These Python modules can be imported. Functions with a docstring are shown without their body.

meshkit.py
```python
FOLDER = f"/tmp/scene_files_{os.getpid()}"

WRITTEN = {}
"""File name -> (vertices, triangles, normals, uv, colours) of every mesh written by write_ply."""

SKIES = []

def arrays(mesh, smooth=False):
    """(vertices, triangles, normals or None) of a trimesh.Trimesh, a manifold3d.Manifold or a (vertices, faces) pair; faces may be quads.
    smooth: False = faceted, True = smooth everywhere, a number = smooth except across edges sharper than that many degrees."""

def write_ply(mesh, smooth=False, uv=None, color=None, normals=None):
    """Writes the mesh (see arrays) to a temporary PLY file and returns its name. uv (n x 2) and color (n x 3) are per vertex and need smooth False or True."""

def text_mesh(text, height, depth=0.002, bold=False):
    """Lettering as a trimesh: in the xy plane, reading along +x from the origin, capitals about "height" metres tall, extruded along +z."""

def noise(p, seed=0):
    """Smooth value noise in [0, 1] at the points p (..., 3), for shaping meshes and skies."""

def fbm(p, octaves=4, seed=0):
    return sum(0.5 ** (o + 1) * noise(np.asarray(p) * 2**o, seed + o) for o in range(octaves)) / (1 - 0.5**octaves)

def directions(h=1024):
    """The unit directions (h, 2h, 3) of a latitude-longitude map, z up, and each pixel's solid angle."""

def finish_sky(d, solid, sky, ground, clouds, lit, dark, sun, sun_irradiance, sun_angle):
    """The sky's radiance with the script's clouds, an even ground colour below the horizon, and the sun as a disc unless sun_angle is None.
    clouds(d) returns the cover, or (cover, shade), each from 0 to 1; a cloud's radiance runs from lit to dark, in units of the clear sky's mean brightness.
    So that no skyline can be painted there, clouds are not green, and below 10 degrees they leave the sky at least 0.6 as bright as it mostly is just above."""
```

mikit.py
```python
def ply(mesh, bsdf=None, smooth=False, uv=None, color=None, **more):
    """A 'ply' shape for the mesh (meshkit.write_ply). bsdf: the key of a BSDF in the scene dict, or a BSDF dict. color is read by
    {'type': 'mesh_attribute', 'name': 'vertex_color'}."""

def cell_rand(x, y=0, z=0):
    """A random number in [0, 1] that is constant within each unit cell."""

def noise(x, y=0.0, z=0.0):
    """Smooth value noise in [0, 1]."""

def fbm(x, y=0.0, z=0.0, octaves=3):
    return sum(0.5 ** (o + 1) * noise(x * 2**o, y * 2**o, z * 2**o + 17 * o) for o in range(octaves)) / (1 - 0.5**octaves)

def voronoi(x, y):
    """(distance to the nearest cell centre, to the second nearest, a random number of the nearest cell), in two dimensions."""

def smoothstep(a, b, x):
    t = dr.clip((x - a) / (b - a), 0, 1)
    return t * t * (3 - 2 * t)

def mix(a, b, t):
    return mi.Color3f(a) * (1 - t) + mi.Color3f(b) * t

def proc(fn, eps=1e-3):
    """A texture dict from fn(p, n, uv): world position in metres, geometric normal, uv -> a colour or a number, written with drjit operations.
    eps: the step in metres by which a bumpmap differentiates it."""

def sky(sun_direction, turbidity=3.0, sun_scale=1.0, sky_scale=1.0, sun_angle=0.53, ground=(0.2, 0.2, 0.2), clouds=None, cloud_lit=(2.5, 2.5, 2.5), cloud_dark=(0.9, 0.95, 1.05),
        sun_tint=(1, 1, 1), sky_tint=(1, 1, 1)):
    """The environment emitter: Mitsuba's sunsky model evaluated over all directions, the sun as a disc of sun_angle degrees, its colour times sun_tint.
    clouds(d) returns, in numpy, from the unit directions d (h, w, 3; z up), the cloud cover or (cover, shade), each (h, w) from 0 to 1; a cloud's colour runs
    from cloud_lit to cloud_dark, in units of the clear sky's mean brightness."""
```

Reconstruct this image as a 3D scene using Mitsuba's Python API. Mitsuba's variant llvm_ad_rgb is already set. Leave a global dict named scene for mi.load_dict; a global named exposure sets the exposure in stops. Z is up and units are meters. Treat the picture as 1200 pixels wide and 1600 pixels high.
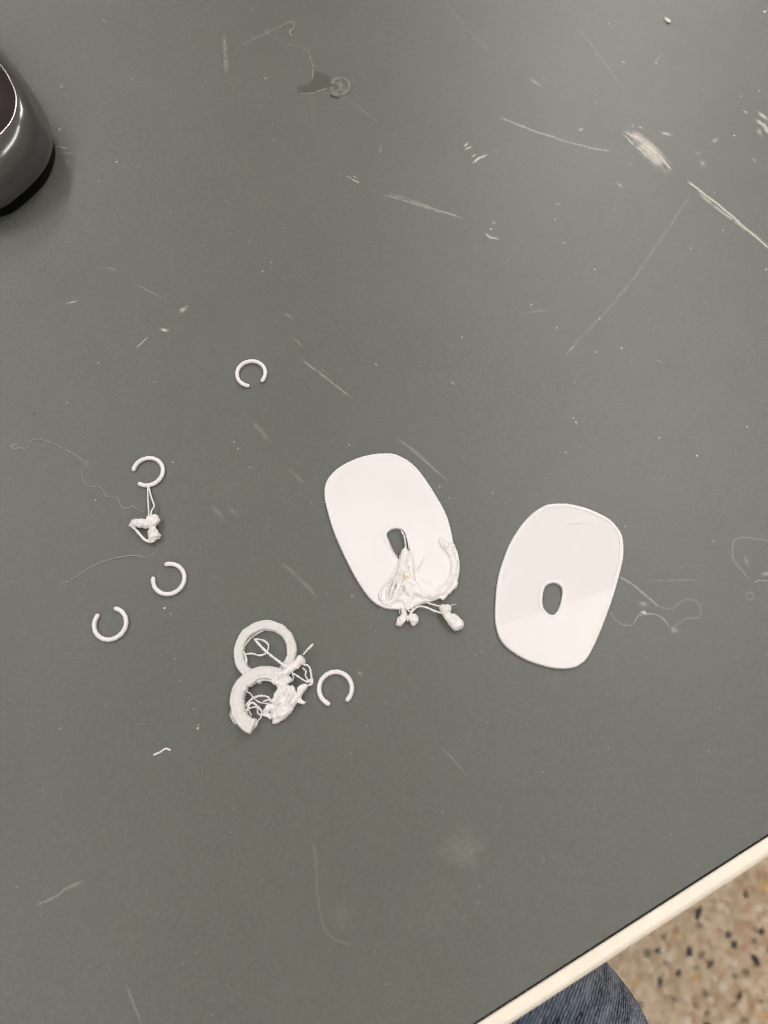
import math
import numpy as np, trimesh, shapely, mitsuba as mi, drjit as dr, mikit, meshkit
from shapely.geometry import Polygon, LineString
from mikit import proc, noise, fbm, voronoi, smoothstep, mix
T = mi.ScalarTransform4f
scene, labels = {}, {}
R = np.random.default_rng(11)

# ------------------------------------------------------------------ camera
F, TILT, HC = 1200.0, math.radians(20), 0.34
EYE = np.array([0, 0, HC])
FWD = np.array([0, math.sin(TILT), -math.cos(TILT)])
UPV = np.array([0, math.cos(TILT), math.sin(TILT)])
scene['camera'] = dict(type='thinlens', fov=2 * math.degrees(math.atan(600 / F)), fov_axis='x', near_clip=0.02, far_clip=40,
                       aperture_radius=0.0021, focus_distance=0.375,
                       to_world=T().look_at(origin=EYE.tolist(), target=(EYE + FWD).tolist(), up=UPV.tolist()))
exposure = 0.04

def P(u, v, z=0.0):
    """The place on the height z (metres) that the photograph shows at u, v."""
    d = FWD + (u - 600) / F * np.array([1.0, 0, 0]) + (800 - v) / F * UPV
    return EYE + d * ((z - HC) / d[2])

# ------------------------------------------------------------------ lamps of the room: rows of ceiling panels
CEIL = 1.95
LAMPS = [(0.85, 2.75, 62.0, 'farthest right'), (0.85, 0.95, 30.0, 'second right'), (0.85, -0.85, 15.0, 'third right'), (0.85, -2.65, 44.0, 'nearest right'),
         (-1.25, 2.75, 24.0, 'farthest left'), (-1.25, 0.95, 22.0, 'second left'), (-1.25, -0.85, 21.0, 'third left'), (-1.25, -2.65, 22.0, 'nearest left')]
LAMP_TINT = np.array([1.0, 0.97, 0.94])

# ------------------------------------------------------------------ helpers
def put(key, mesh, mat, smooth=False, **more):
    k, n = key, 0
    while k in scene:
        n += 1
        k = f'{key}_{n:03d}'
    scene[k] = mikit.ply(mesh, mat, smooth, **more)
    return k

used = set()
def name(base):
    k, n = base, 0
    while k in used:
        n += 1
        k = f'{base}_{n:03d}'
    used.add(k)
    return k

def tag(key, label, cat=None, group=None, kind=None):
    d = labels.setdefault(key, {})
    if label: d['label'] = label
    if cat: d['category'] = cat
    if group: d['group'] = group
    if kind: d['kind'] = kind

def spline(pts, n, closed=False):
    """n points evenly along a Catmull-Rom curve."""
    p = np.asarray(pts, float)
    q = np.vstack([p[-1], p, p[0], p[1]]) if closed else np.vstack([2 * p[0] - p[1], p, 2 * p[-1] - p[-2]])
    m, out = 24, []
    t = np.linspace(0, 1, m, endpoint=False)[:, None]
    for i in range(len(q) - 3):
        a, b, c, d = q[i:i + 4]
        out.append(0.5 * (2 * b + (c - a) * t + (2 * a - 5 * b + 4 * c - d) * t**2 + (3 * b - a - 3 * c + d) * t**3))
    out = np.vstack(out + [q[-2:-1]])
    s = np.concatenate([[0], np.cumsum(np.linalg.norm(np.diff(out, axis=0), axis=1))])
    at = np.linspace(0, s[-1], n, endpoint=not closed)
    return np.stack([np.interp(at, s, out[:, k]) for k in range(out.shape[1])], 1)

def tube(p, r, sides=10, flat=1.0, round_ends=True):
    """A tube along the points p with radii r; flat scales it in z about its own line."""
    p = np.asarray(p, float)
    r = np.broadcast_to(np.asarray(r, float), (len(p),)).copy()
    if round_ends:
        t0, t1 = p[0] - p[1], p[-1] - p[-2]
        t0, t1 = t0 / np.linalg.norm(t0), t1 / np.linalg.norm(t1)
        a = np.radians([85, 60, 35])
        p = np.vstack([p[0] + t0 * r[0] * np.sin(a)[:, None], p, p[-1] + t1 * r[-1] * np.sin(a[::-1])[:, None]])
        r = np.concatenate([r[0] * np.cos(a), r, r[-1] * np.cos(a[::-1])])
    t = np.gradient(p, axis=0)
    t /= np.linalg.norm(t, axis=1, keepdims=True) + 1e-15
    a = np.cross(t, [0.013, 0.007, 1.0])
    a /= np.linalg.norm(a, axis=1, keepdims=True) + 1e-15
    b = np.cross(a, t)
    th = np.arange(sides) * 2 * np.pi / sides
    v = p[:, None] + r[:, None, None] * (np.cos(th)[None, :, None] * a[:, None] + flat * np.sin(th)[None, :, None] * b[:, None])
    n = len(p)
    i, j = np.meshgrid(np.arange(n - 1), np.arange(sides), indexing='ij')
    q = np.stack([i * sides + j, (i + 1) * sides + j, (i + 1) * sides + (j + 1) % sides, i * sides + (j + 1) % sides], -1).reshape(-1, 4)
    f = np.vstack([q[:, [0, 2, 1]], q[:, [0, 3, 2]]])
    vs = np.vstack([v.reshape(-1, 3), p[0], p[-1]])
    k = np.arange(sides)
    f = np.vstack([f, np.stack([np.full(sides, n * sides), (k + 1) % sides, k], 1),
                   np.stack([np.full(sides, n * sides + 1), (n - 1) * sides + k, (n - 1) * sides + (k + 1) % sides], 1)])
    m = trimesh.Trimesh(vs, f, process=False)
    if m.volume < 0: m.invert()
    return m

def strand(pts, r, n=40, sides=8, wob=0.0, seed=0):
    """A plastic thread: pts are (u, v, height of its middle in mm), r its radius in mm (one number, or one per point)."""
    w = spline([P(u, v, z * 1e-3) for u, v, z in pts], n)
    rr = np.interp(np.linspace(0, 1, n), np.linspace(0, 1, len(np.atleast_1d(r))) if np.ndim(r) else [0, 1], r if np.ndim(r) else [r, r]) * 1e-3
    if wob:
        s = np.arange(n) * 0.5
        rr = rr * (1 + wob * (meshkit.noise(np.stack([s, s * 0, s * 0], 1), seed) - 0.5) * 2)
    w[:, 2] = np.maximum(w[:, 2], rr * 1.02)
    return tube(w, rr, sides)

def loft(rings):
    """Closed rings (k, n, 3) joined by quads, open at both ends."""
    rings = np.asarray(rings)
    k, n = rings.shape[:2]
    i, j = np.meshgrid(np.arange(k - 1), np.arange(n), indexing='ij')
    q = np.stack([i * n + j, i * n + (j + 1) % n, (i + 1) * n + (j + 1) % n, (i + 1) * n + j], -1).reshape(-1, 4)
    return trimesh.Trimesh(rings.reshape(-1, 3), np.vstack([q[:, [0, 1, 2]], q[:, [0, 2, 3]]]), process=False)

def normals2(o):
    t = np.roll(o, -1, 0) - np.roll(o, 1, 0)
    n = np.stack([t[:, 1], -t[:, 0]], 1)
    n /= np.linalg.norm(n, axis=1, keepdims=True)
    return n if Polygon(o).exterior.is_ccw else -n

def ring3(o, inset, z, nrm=None):
    o2 = o - (normals2(o) if nrm is None else nrm) * np.broadcast_to(inset, (len(o),))[:, None]
    return np.column_stack([o2, np.broadcast_to(z, (len(o),))])

def cap(poly, z, zfun=None):
    v, f = trimesh.creation.triangulate_polygon(poly, engine='earcut')
    zz = np.full(len(v), z) if zfun is None else zfun(v)
    m = trimesh.Trimesh(np.column_stack([v, zz]), f, process=False)
    if len(m.faces) and m.face_normals[:, 2].mean() < 0: m.invert()
    return m

def ccw(o):
    return o if Polygon(o).exterior.is_ccw else o[::-1]

def nets(f, lo, hi, h):
    """The surface f = 0 (f < 0 inside) as a mesh: surface nets on a grid of step h."""
    lo, hi = np.asarray(lo, float), np.asarray(hi, float)
    ax = [np.arange(lo[k], hi[k] + h, h) for k in range(3)]
    g = np.stack(np.meshgrid(*ax, indexing='ij'), -1)
    v = f(g.reshape(-1, 3)).reshape(g.shape[:3])
    n = np.array(v.shape) - 1
    tot, cnt = np.zeros((*n, 3)), np.zeros(n)
    def sl(o): return tuple(slice(o[k], o[k] + n[k]) for k in range(3))
    corners = [np.array(c) for c in np.ndindex(2, 2, 2)]
    for c in corners:
        for k in range(3):
            if c[k]: continue
            d = c.copy(); d[k] = 1
            a, b = v[sl(c)], v[sl(d)]
            cr = (a < 0) != (b < 0)
            t = np.where(cr, a / np.where(a == b, 1, a - b), 0)
            p = np.broadcast_to(c.astype(float), (*n, 3)).copy()
            p[..., k] = t
            tot += np.where(cr[..., None], p, 0); cnt += cr
    on = cnt > 0
    idx = -np.ones(n, int); idx[on] = np.arange(on.sum())
    verts = lo + (np.argwhere(on) + tot[on] / cnt[on][:, None]) * h
    faces = []
    for k in range(3):
        a, b = [x for x in range(3) if x != k]
        s = [slice(1, n[x]) for x in range(3)]
        s[k] = slice(0, n[k])
        s0, s1 = list(s), list(s)
        s1[k] = slice(1, n[k] + 1)
        va, vb = v[tuple(s0)], v[tuple(s1)]
        cr = np.argwhere((va < 0) != (vb < 0))
        if not len(cr): continue
        neg = (va < 0)[tuple(cr.T)]
        base = cr.copy(); base[:, a] += 1; base[:, b] += 1
        def at(da, db):
            q = base.copy(); q[:, a] -= da; q[:, b] -= db
            return idx[tuple(q.T)]
        q = np.stack([at(1, 1), at(0, 1), at(0, 0), at(1, 0)], 1)
        flip = neg if k != 1 else ~neg
        q = np.where(flip[:, None], q, q[:, ::-1])
        faces.append(q)
    q = np.vstack(faces)
    m = trimesh.Trimesh(verts, np.vstack([q[:, [0, 1, 2]], q[:, [0, 2, 3]]]), process=False)
    if m.volume < 0: m.invert()
    return m

def soften(m, times):
    """The largest piece of the mesh, smoothed without shrinking."""
    import scipy.sparse as sp
    from scipy.sparse.csgraph import connected_components
    n, e = len(m.vertices), np.vstack([m.faces[:, [0, 1]], m.faces[:, [1, 2]], m.faces[:, [2, 0]]])
    A = sp.coo_matrix((np.ones(len(e)), (e[:, 0], e[:, 1])), (n, n)).tocsr()
    A = ((A + A.T) > 0).astype(float)
    c = connected_components(A, False)[1]
    keep = c == np.bincount(c).argmax()
    D = sp.diags(1 / np.maximum(np.asarray(A.sum(1)).ravel(), 1))
    v = np.array(m.vertices)
    for _ in range(times):
        for w in (.5, -.52):
            v = v + w * (D @ (A @ v) - v)
    new = np.cumsum(keep) - 1
    return trimesh.Trimesh(v[keep], new[m.faces[keep[m.faces[:, 0]]]], process=False)

def lump(chains, h=0.00022, k=0.0004, amp=0.00035, freq=900, seed=0, floor=0.0, smooth=2):
    """Melted plastic: chains of (u, v, height mm, radius mm) flowed into one another, uneven, flat where they rest."""
    A, B, ra, rb = [], [], [], []
    for ch in chains:
        pts = [(P(u, v, z * 1e-3), r * 1e-3) for u, v, z, r in ch]
        if len(pts) == 1: pts = pts * 2
        for (p, r), (q, s) in zip(pts, pts[1:]):
            A.append(p); B.append(q); ra.append(r); rb.append(s)
    A, B, ra, rb = np.array(A), np.array(B), np.array(ra), np.array(rb)
    rm = max(ra.max(), rb.max()) + 0.0012
    lo, hi = np.minimum(A, B).min(0) - rm, np.maximum(A, B).max(0) + rm
    lo[2] = floor - 3 * h
    def f(p):
        acc = np.zeros(len(p))
        for a, b, r, s in zip(A, B, ra, rb):
            ab = b - a
            t = np.clip((p - a) @ ab / max(ab @ ab, 1e-12), 0, 1)
            d = np.linalg.norm(p - a - t[:, None] * ab, axis=1) - (r + (s - r) * t)
            acc += np.exp(np.clip(-d / k, -60, 60))
        d = -k * np.log(np.maximum(acc, 1e-30))
        near = np.abs(d) < 0.002
        q = p[near]
        d[near] += amp * 2 * (meshkit.fbm(q * freq, 3, seed) - 0.5)
        return np.maximum(d, floor - p[:, 2])
    m = soften(nets(f, lo, hi, h), smooth)
    m.vertices[:, 2] = np.maximum(m.vertices[:, 2], floor)
    return m

def box(x0, x1, y0, y1, z0, z1):
    return trimesh.creation.box(bounds=[[x0, y0, z0], [x1, y1, z1]])

def joined(*ms):
    return trimesh.util.concatenate(list(ms))

def rgb(r, g, b):
    return {'type': 'rgb', 'value': [r, g, b]}

# ------------------------------------------------------------------ materials
# marks on the table: (polyline in photograph pixels, width px, strength, streakiness)
MARKS = [
    ([(782, 183), (821, 200), (862, 214), (892, 223), (928, 232), (954, 236)], 2.3, .30, .5),
    ([(800, 190), (840, 207), (880, 217)], 3.5, .25, .9),
    ([(973, 203), (1004, 223), (1034, 247), (1052, 270)], 3.0, .75, .7),
    ([(972, 208), (1010, 243), (1036, 262)], 3.0, .6, .8),
    ([(982, 205), (1010, 224), (1040, 254)], 15.0, .62, 1.0),
    ([(998, 222), (1016, 238), (1040, 262)], 20.0, .60, 1.0),
    ([(986, 190), (990, 200)], 2.5, .4, .6),
    ([(1074, 282), (1106, 308), (1129, 325), (1159, 351), (1204, 390)], 3.2, .7, .7),
    ([(1090, 300), (1120, 325), (1165, 358), (1204, 386)], 4.5, .4, 1.0),
    ([(1032, 207), (1050, 211)], 4.0, .5, .8), ([(999, 198), (1003, 200)], 3, .5, .3),
    ([(1095, 250), (1100, 260)], 8.0, .25, 1.0), ([(1113, 224), (1121, 214)], 5.0, .28, 1.0),
    ([(1090, 236), (1092, 242)], 6.0, .16, 1.0), ([(1178, 246), (1180, 254)], 5.0, .25, .9),
    ([(965, 285), (973, 293)], 4.5, .3, .8), ([(905, 203), (911, 201)], 3.0, .6, .5),
    ([(1159, 171), (1170, 178)], 3.0, .6, .6), ([(1184, 174), (1202, 189)], 4.5, .7, .8),
    ([(1180, 186), (1194, 196), (1204, 212)], 6.0, .6, 1.0), ([(1184, 200), (1190, 212)], 6.0, .3, 1.0),
    ([(900, 40), (921, 66), (952, 107), (977, 145)], 1.8, .07, .5),
    ([(827, 122), (847, 136)], 4.0, .22, .7), ([(1022, 97), (1038, 82)], 1.5, .16, .3),
    ([(1080, 302), (1035, 370), (979, 449), (937, 497), (883, 553)], 3.4, .07, .7),
    ([(900, 537), (885, 553)], 3.0, .22, .7), ([(882, 553), (887, 554)], 3.5, .4, .6),
    ([(757, 364), (767, 371), (780, 374)], 3.5, .45, .8), ([(770, 346), (772, 350)], 4.0, .4, .6),
    ([(879, 378), (884, 381)], 2.0, .3, .3), ([(868, 320), (874, 318)], 3.0, .2, .8),
    ([(597, 303), (647, 318), (685, 330), (723, 339)], 2.6, .29, .8),
    ([(606, 301), (655, 317), (700, 334), (724, 341)], 2.2, .24, .9),
    ([(541, 274), (554, 282), (564, 287)], 2.0, .38, .6), ([(548, 272), (563, 283)], 1.6, .26, .6),
    ([(725, 229), (731, 223)], 2.6, .75, .3), ([(727, 234), (737, 229)], 2.6, .75, .3),
    ([(737, 245), (744, 241)], 2.2, .6, .3), ([(739, 254), (749, 247), (761, 242)], 2.8, .8, .3),
    ([(770, 239), (780, 233)], 2.5, .12, .6),
    ([(350, 52), (352, 85), (355, 120)], 6.0, .17, .6), ([(411, 121), (420, 124)], 3.0, .3, .6),
    ([(693, 0), (727, 42), (777, 92)], 1.4, .06, .3), ([(547, 157), (593, 192)], 1.2, .12, .3),
    ([(595, 226), (594, 241)], 1.6, .18, .3),
    ([(470, 560), (500, 584), (525, 602), (550, 622)], 3.0, .20, .7), ([(490, 567), (530, 597)], 2.6, .13, .6),
    ([(622, 686), (650, 708), (698, 750)], 2.8, .21, .5), ([(626, 686), (680, 728)], 2.0, .12, .6),
    ([(442, 488), (458, 498)], 2.5, .22, .7), ([(453, 523), (478, 545)], 2.5, .16, .7),
    ([(395, 660), (408, 672), (420, 690)], 6.0, .10, 1.0), ([(450, 733), (483, 763)], 5.0, .08, 1.0),
    ([(330, 790), (352, 812)], 7.0, .08, 1.0),
    ([(104, 474), (121, 470)], 2.2, .6, .5), ([(280, 488), (291, 479)], 7.0, .45, 1.0),
    ([(250, 514), (263, 517)], 4.5, .75, .8), ([(213, 543), (222, 535), (230, 527)], 1.4, .45, .3),
    ([(167, 416), (182, 424)], 2.5, .18, .7), ([(208, 442), (230, 453), (253, 466)], 1.8, .12, .5),
    ([(56, 1415), (82, 1403), (103, 1387), (109, 1385), (127, 1378)], 2.8, .17, .7), ([(108, 1386), (128, 1378)], 4.5, .16, .7),
    ([(197, 1538), (208, 1566), (223, 1602)], 2.0, .15, .4),
    ([(489, 1317), (492, 1333), (495, 1383), (500, 1427), (510, 1457), (533, 1472), (553, 1478)], 2.6, .065, .4),
    ([(689, 1167), (702, 1180), (728, 1210)], 1.6, .13, .5),
    ([(967, 901), (987, 912), (1005, 927), (1018, 937), (1030, 949)], 2.8, .26, .8),
    ([(1030, 949), (1050, 952), (1060, 942), (1075, 936), (1090, 941), (1096, 952), (1090, 965), (1072, 967), (1060, 975), (1052, 982)], 2.6, .10, .5),
    ([(992, 972), (997, 962), (1010, 959), (1025, 961), (1040, 970), (1046, 980)], 1.8, .26, .5),
    ([(955, 955), (960, 967), (972, 976), (985, 977), (992, 972)], 2.0, .13, .4),
    ([(1001, 956), (1006, 956), (1009, 960)], 3.0, .8, .4), ([(998, 941), (1012, 944)], 6.0, .3, 1.0), ([(1047, 983), (1060, 986)], 7.0, .30, 1.0),
    ([(1050, 980), (1055, 981)], 3.0, .4, .6),
    ([(1202, 846), (1175, 841), (1159, 839), (1147, 845), (1144, 860), (1147, 877), (1160, 892), (1169, 904)], 2.0, .14, .5),
    ([(1177, 911), (1187, 907), (1204, 909)], 1.8, .24, .4), ([(1190, 899), (1204, 895)], 6.0, .3, 1.0), ([(1164, 866), (1170, 886)], 5.0, .15, 1.0),
    ([(1172 + 6 * math.cos(a), 931 + 6 * math.sin(a)) for a in np.linspace(0.4, 6.4, 9)], 1.5, .13, .3),
    ([(997, 909), (1055, 907), (1100, 905)], 1.6, .12, .7),
    ([(88, 229), (110, 232)], 1.6, .35, .5), ([(97, 240), (114, 239)], 1.5, .22, .5), ([(100, 250), (112, 258)], 1.6, .12, .6),
    ([(436, 876), (470, 905), (506, 946)], 5.0, .10, .9), ([(722, 592), (724, 598)], 3.0, .0, .5),
    ([(705, 596), (709, 600)], 3.0, .35, .5), ([(586, 568), (589, 571)], 2.0, .4, .2), ([(548, 930), (552, 932)], 3.0, .35, .5),
    ([(760, 880), (764, 883)], 2.0, .0, .5), ([(355, 790), (372, 808)], 4.0, .08, 1.0),
    ([(815, 490), (870, 482)], 4.0, .08, .9), ([(1020, 560), (1040, 568)], 2.5, .16, .6), ([(560, 1050), (565, 1055)], 3.0, .35, .5),
]
SMUDGES = [((722, 1327), 34, .055), ((533, 1430), 22, .025), ((660, 1420), 60, .012)]
SPECKS = [(424, 410, 1.6, .45), (410, 424, 2.0, .55), (722, 527, 1.8, .6), (546, 695, 1.8, .6), (154, 567, 2.0, .5), (105, 629, 1.8, .6), (136, 721, 1.6, .5),
          (149, 781, 1.8, .55), (257, 950, 2.6, .9), (267, 959, 1.8, .5), (270, 722, 2.6, .4), (366, 691, 2.2, .45), (309, 1138, 2.6, .8), (310, 1133, 2, .4),
          (273, 1030, 1.6, .6), (282, 1064, 1.8, .35), (296, 1089, 1.6, .4), (303, 1108, 1.6, .4), (94, 1138, 2.5, .3), (747, 1412, 1.8, .45), (750, 1386, 1.5, .35),
          (691, 1269, 1.5, .35), (929, 421, 2.0, .7), (830, 476, 2.0, .7), (870, 512, 2.0, .6), (937, 498, 2.0, .7), (932, 550, 2.0, .5), (971, 544, 2.4, .7),
          (898, 597, 1.8, .4), (900, 660, 2.2, .7), (896, 653, 1.8, .5), (1030, 684, 2.0, .6), (1167, 667, 2.0, .8), (1089, 712, 2.2, .9), (884, 707, 1.6, .5),
          (1197, 421, 2.4, .8), (1130, 360, 1.8, .7), (1079, 388, 1.8, .6), (1116, 301, 1.6, .6), (1147, 212, 2.2, .9), (1195, 18, 3.4, .9), (974, 97, 2.4, .6),
          (951, 37, 2.0, .35), (1025, 98, 2.6, .4), (1186, 142, 1.8, .6), (96, 135, 1.8, .8), (93, 202, 2.2, .6), (79, 194, 2.2, .0), (182, 253, 2.2, .7), (162, 32, 1.6, .6),
          (207, 123, 1.8, .4), (154, 283, 1.8, .4), (395, 13, 1.8, .5), (428, 218, 1.8, .45), (441, 230, 1.5, .3), (977, 822, 1.8, .5), (1115, 845, 2.0, .5),
          (687, 760, 1.8, .6), (702, 778, 1.8, .6), (390, 730, 1.8, .5), (372, 701, 2, .5), (767, 358, 2.4, .7), (867, 343, 1.8, .5), (1158, 150, 1.8, .7), (850, 124, 1.5, .4),
          (985, 255, 1.6, .6), (930, 160, 1.5, .35), (770, 770, 1.8, .4), (486, 785, 1.8, .3), (560, 718, 1.6, .3)]
DARKS = [(54, 646, 2.6, .85), (326, 503, 1.8, .5), (653, 474, 2.2, .4), (264, 73, 2.0, .5), (685, 97, 1.8, .35), (1056, 235, 2.2, .35), (904, 115, 1.6, .4)]
PX = lambda u, v: np.linalg.norm(P(u + .5, v) - P(u - .5, v))
PXM = PX(600, 500) * .5
SEGS = []
for line, w, s, br in MARKS:
    if s <= 0: continue
    if len(line) >= 5: line = [tuple(q) for q in spline(line, 2 * len(line))]
    for i, (a, b) in enumerate(zip(line, line[1:])):
        A, B = P(*a)[:2], P(*b)[:2]
        SEGS.append((A, B, w * 0.5 * PX(*a), s, br, i == 0, i == len(line) - 2))
DOTS = [(P(u, v)[:2], r * .55 * PX(u, v), s) for u, v, r, s in SPECKS if s > 0]
DARK = [(P(u, v)[:2], r * .55 * PX(u, v), s) for u, v, r, s in DARKS]
SMUD = [(P(*c)[:2], r * PX(*c), s) for c, r, s in SMUDGES]

def laminate(p, n, uv):
    x, y = p.x, p.y
    g1 = noise(x * 1100, y * 1100)
    g2 = noise(x * 2600 + 7, y * 2600)
    g3 = noise(x * 420 + 3, y * 420)
    # scuffs break up along their own length: pits of the laminate that the white dust does not reach
    mark = mi.Float(0)
    wx = x + 0.0005 * (noise(x * 210 + 5, y * 210) - .5) + 0.0003 * (noise(x * 900, y * 900 + 9) - .5)
    wy = y + 0.0005 * (noise(x * 210 + 55, y * 210) - .5) + 0.0003 * (noise(x * 900, y * 900 + 39) - .5)
    grit = 0.55 * g1 + 0.3 * g3 + 0.15 * g2
    for A, B, w, s, br, first, last in SEGS:
        ab = B - A
        l2 = float(ab @ ab)
        dx, dy = wx - float(A[0]), wy - float(A[1])
        t = dr.clip((dx * float(ab[0]) + dy * float(ab[1])) / l2, 0, 1)
        d = dr.sqrt(dr.square(dx - t * float(ab[0])) + dr.square(dy - t * float(ab[1])))
        k = dr.maximum(1 - d / float(w * 1.7), 0)
        k = dr.minimum(k * (1.3 if w > 2.2 * PXM else 1.7), 1)
        if first: k *= 0.25 + 0.75 * smoothstep(0, 0.45, t)
        if last: k *= 1 - 0.75 * smoothstep(0.5, 1.0, t)
        if br > .65 and w > 1.7 * PXM:            # chalky smears: streaks along the stroke
            sx, sy = float(ab[0]) / l2**.5, float(ab[1]) / l2**.5
            st = noise((dx * sx + dy * sy) * 260 + 3, (dy * sx - dx * sy) * 2300 + 50)
            k *= smoothstep(0.22, 0.62, 0.62 * st + 0.38 * grit + 0.30 * (k - .6))
        elif br > .55: k *= smoothstep(0.62 - 0.3 * br, 0.95 - 0.4 * br, 1.15 - grit - 0.25 * br + 0.35 * (k - .5))
        mark = dr.maximum(mark, (s * (1.15 if br > .55 else 1.0)) * k * (1 - br * 0.35 * g1))
    for c, r, s in DOTS:
        d = dr.sqrt(dr.square(x - float(c[0])) + dr.square(y - float(c[1])))
        mark = dr.maximum(mark, s * smoothstep(1.6, 0.5, d / float(r)))
    dust, _, which = voronoi(x * 95, y * 95)
    mark = dr.maximum(mark, dr.select(which > 0.72, (which - 0.72) * 1.1, 0) * smoothstep(0.035, 0.012, dust))
    sm = mi.Float(0)
    for c, r, s in SMUD:
        d = dr.sqrt(dr.square(x - float(c[0])) + dr.square(y - float(c[1]))) / float(r)
        sm += s * smoothstep(1.3, 0.1, d + 0.5 * (g3 - 0.5)) * (0.6 + 0.8 * g1)
    dk = mi.Float(0)
    for c, r, s in DARK:
        d = dr.sqrt(dr.square(x - float(c[0])) + dr.square(y - float(c[1])))
        dk = dr.maximum(dk, s * smoothstep(1.6, 0.5, d / float(r)))
    wide = fbm(x * 28, y * 28, octaves=3) - 0.5
    base = mi.Color3f(0.089, 0.099, 0.0865) * (1 + 0.10 * (g2 - 0.5) + 0.12 * (g1 - 0.5) + 0.10 * wide)
    base = mix(base, mi.Color3f(0.66, 0.64, 0.58), dr.clip(mark + sm, 0, 0.95))
    return base * (1 - 0.9 * dk)

scene['laminate_grey'] = {'type': 'principled', 'base_color': proc(laminate), 'roughness': 0.49, 'specular': 0.9}
scene['core_black'] = {'type': 'principled', 'base_color': rgb(.004, .0035, .0035), 'roughness': 0.8, 'specular': 0.1}
def vinyl(p, n, uv):
    return mi.Color3f(0.88, 0.835, 0.735) * (0.95 + 0.1 * fbm(p.x * 160, p.y * 160, p.z * 160))
scene['vinyl_cream'] = {'type': 'principled', 'base_color': proc(vinyl), 'roughness': 0.38, 'specular': 0.5}
scene['table_steel'] = {'type': 'principled', 'base_color': rgb(.05, .05, .05), 'roughness': 0.4}

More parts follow.
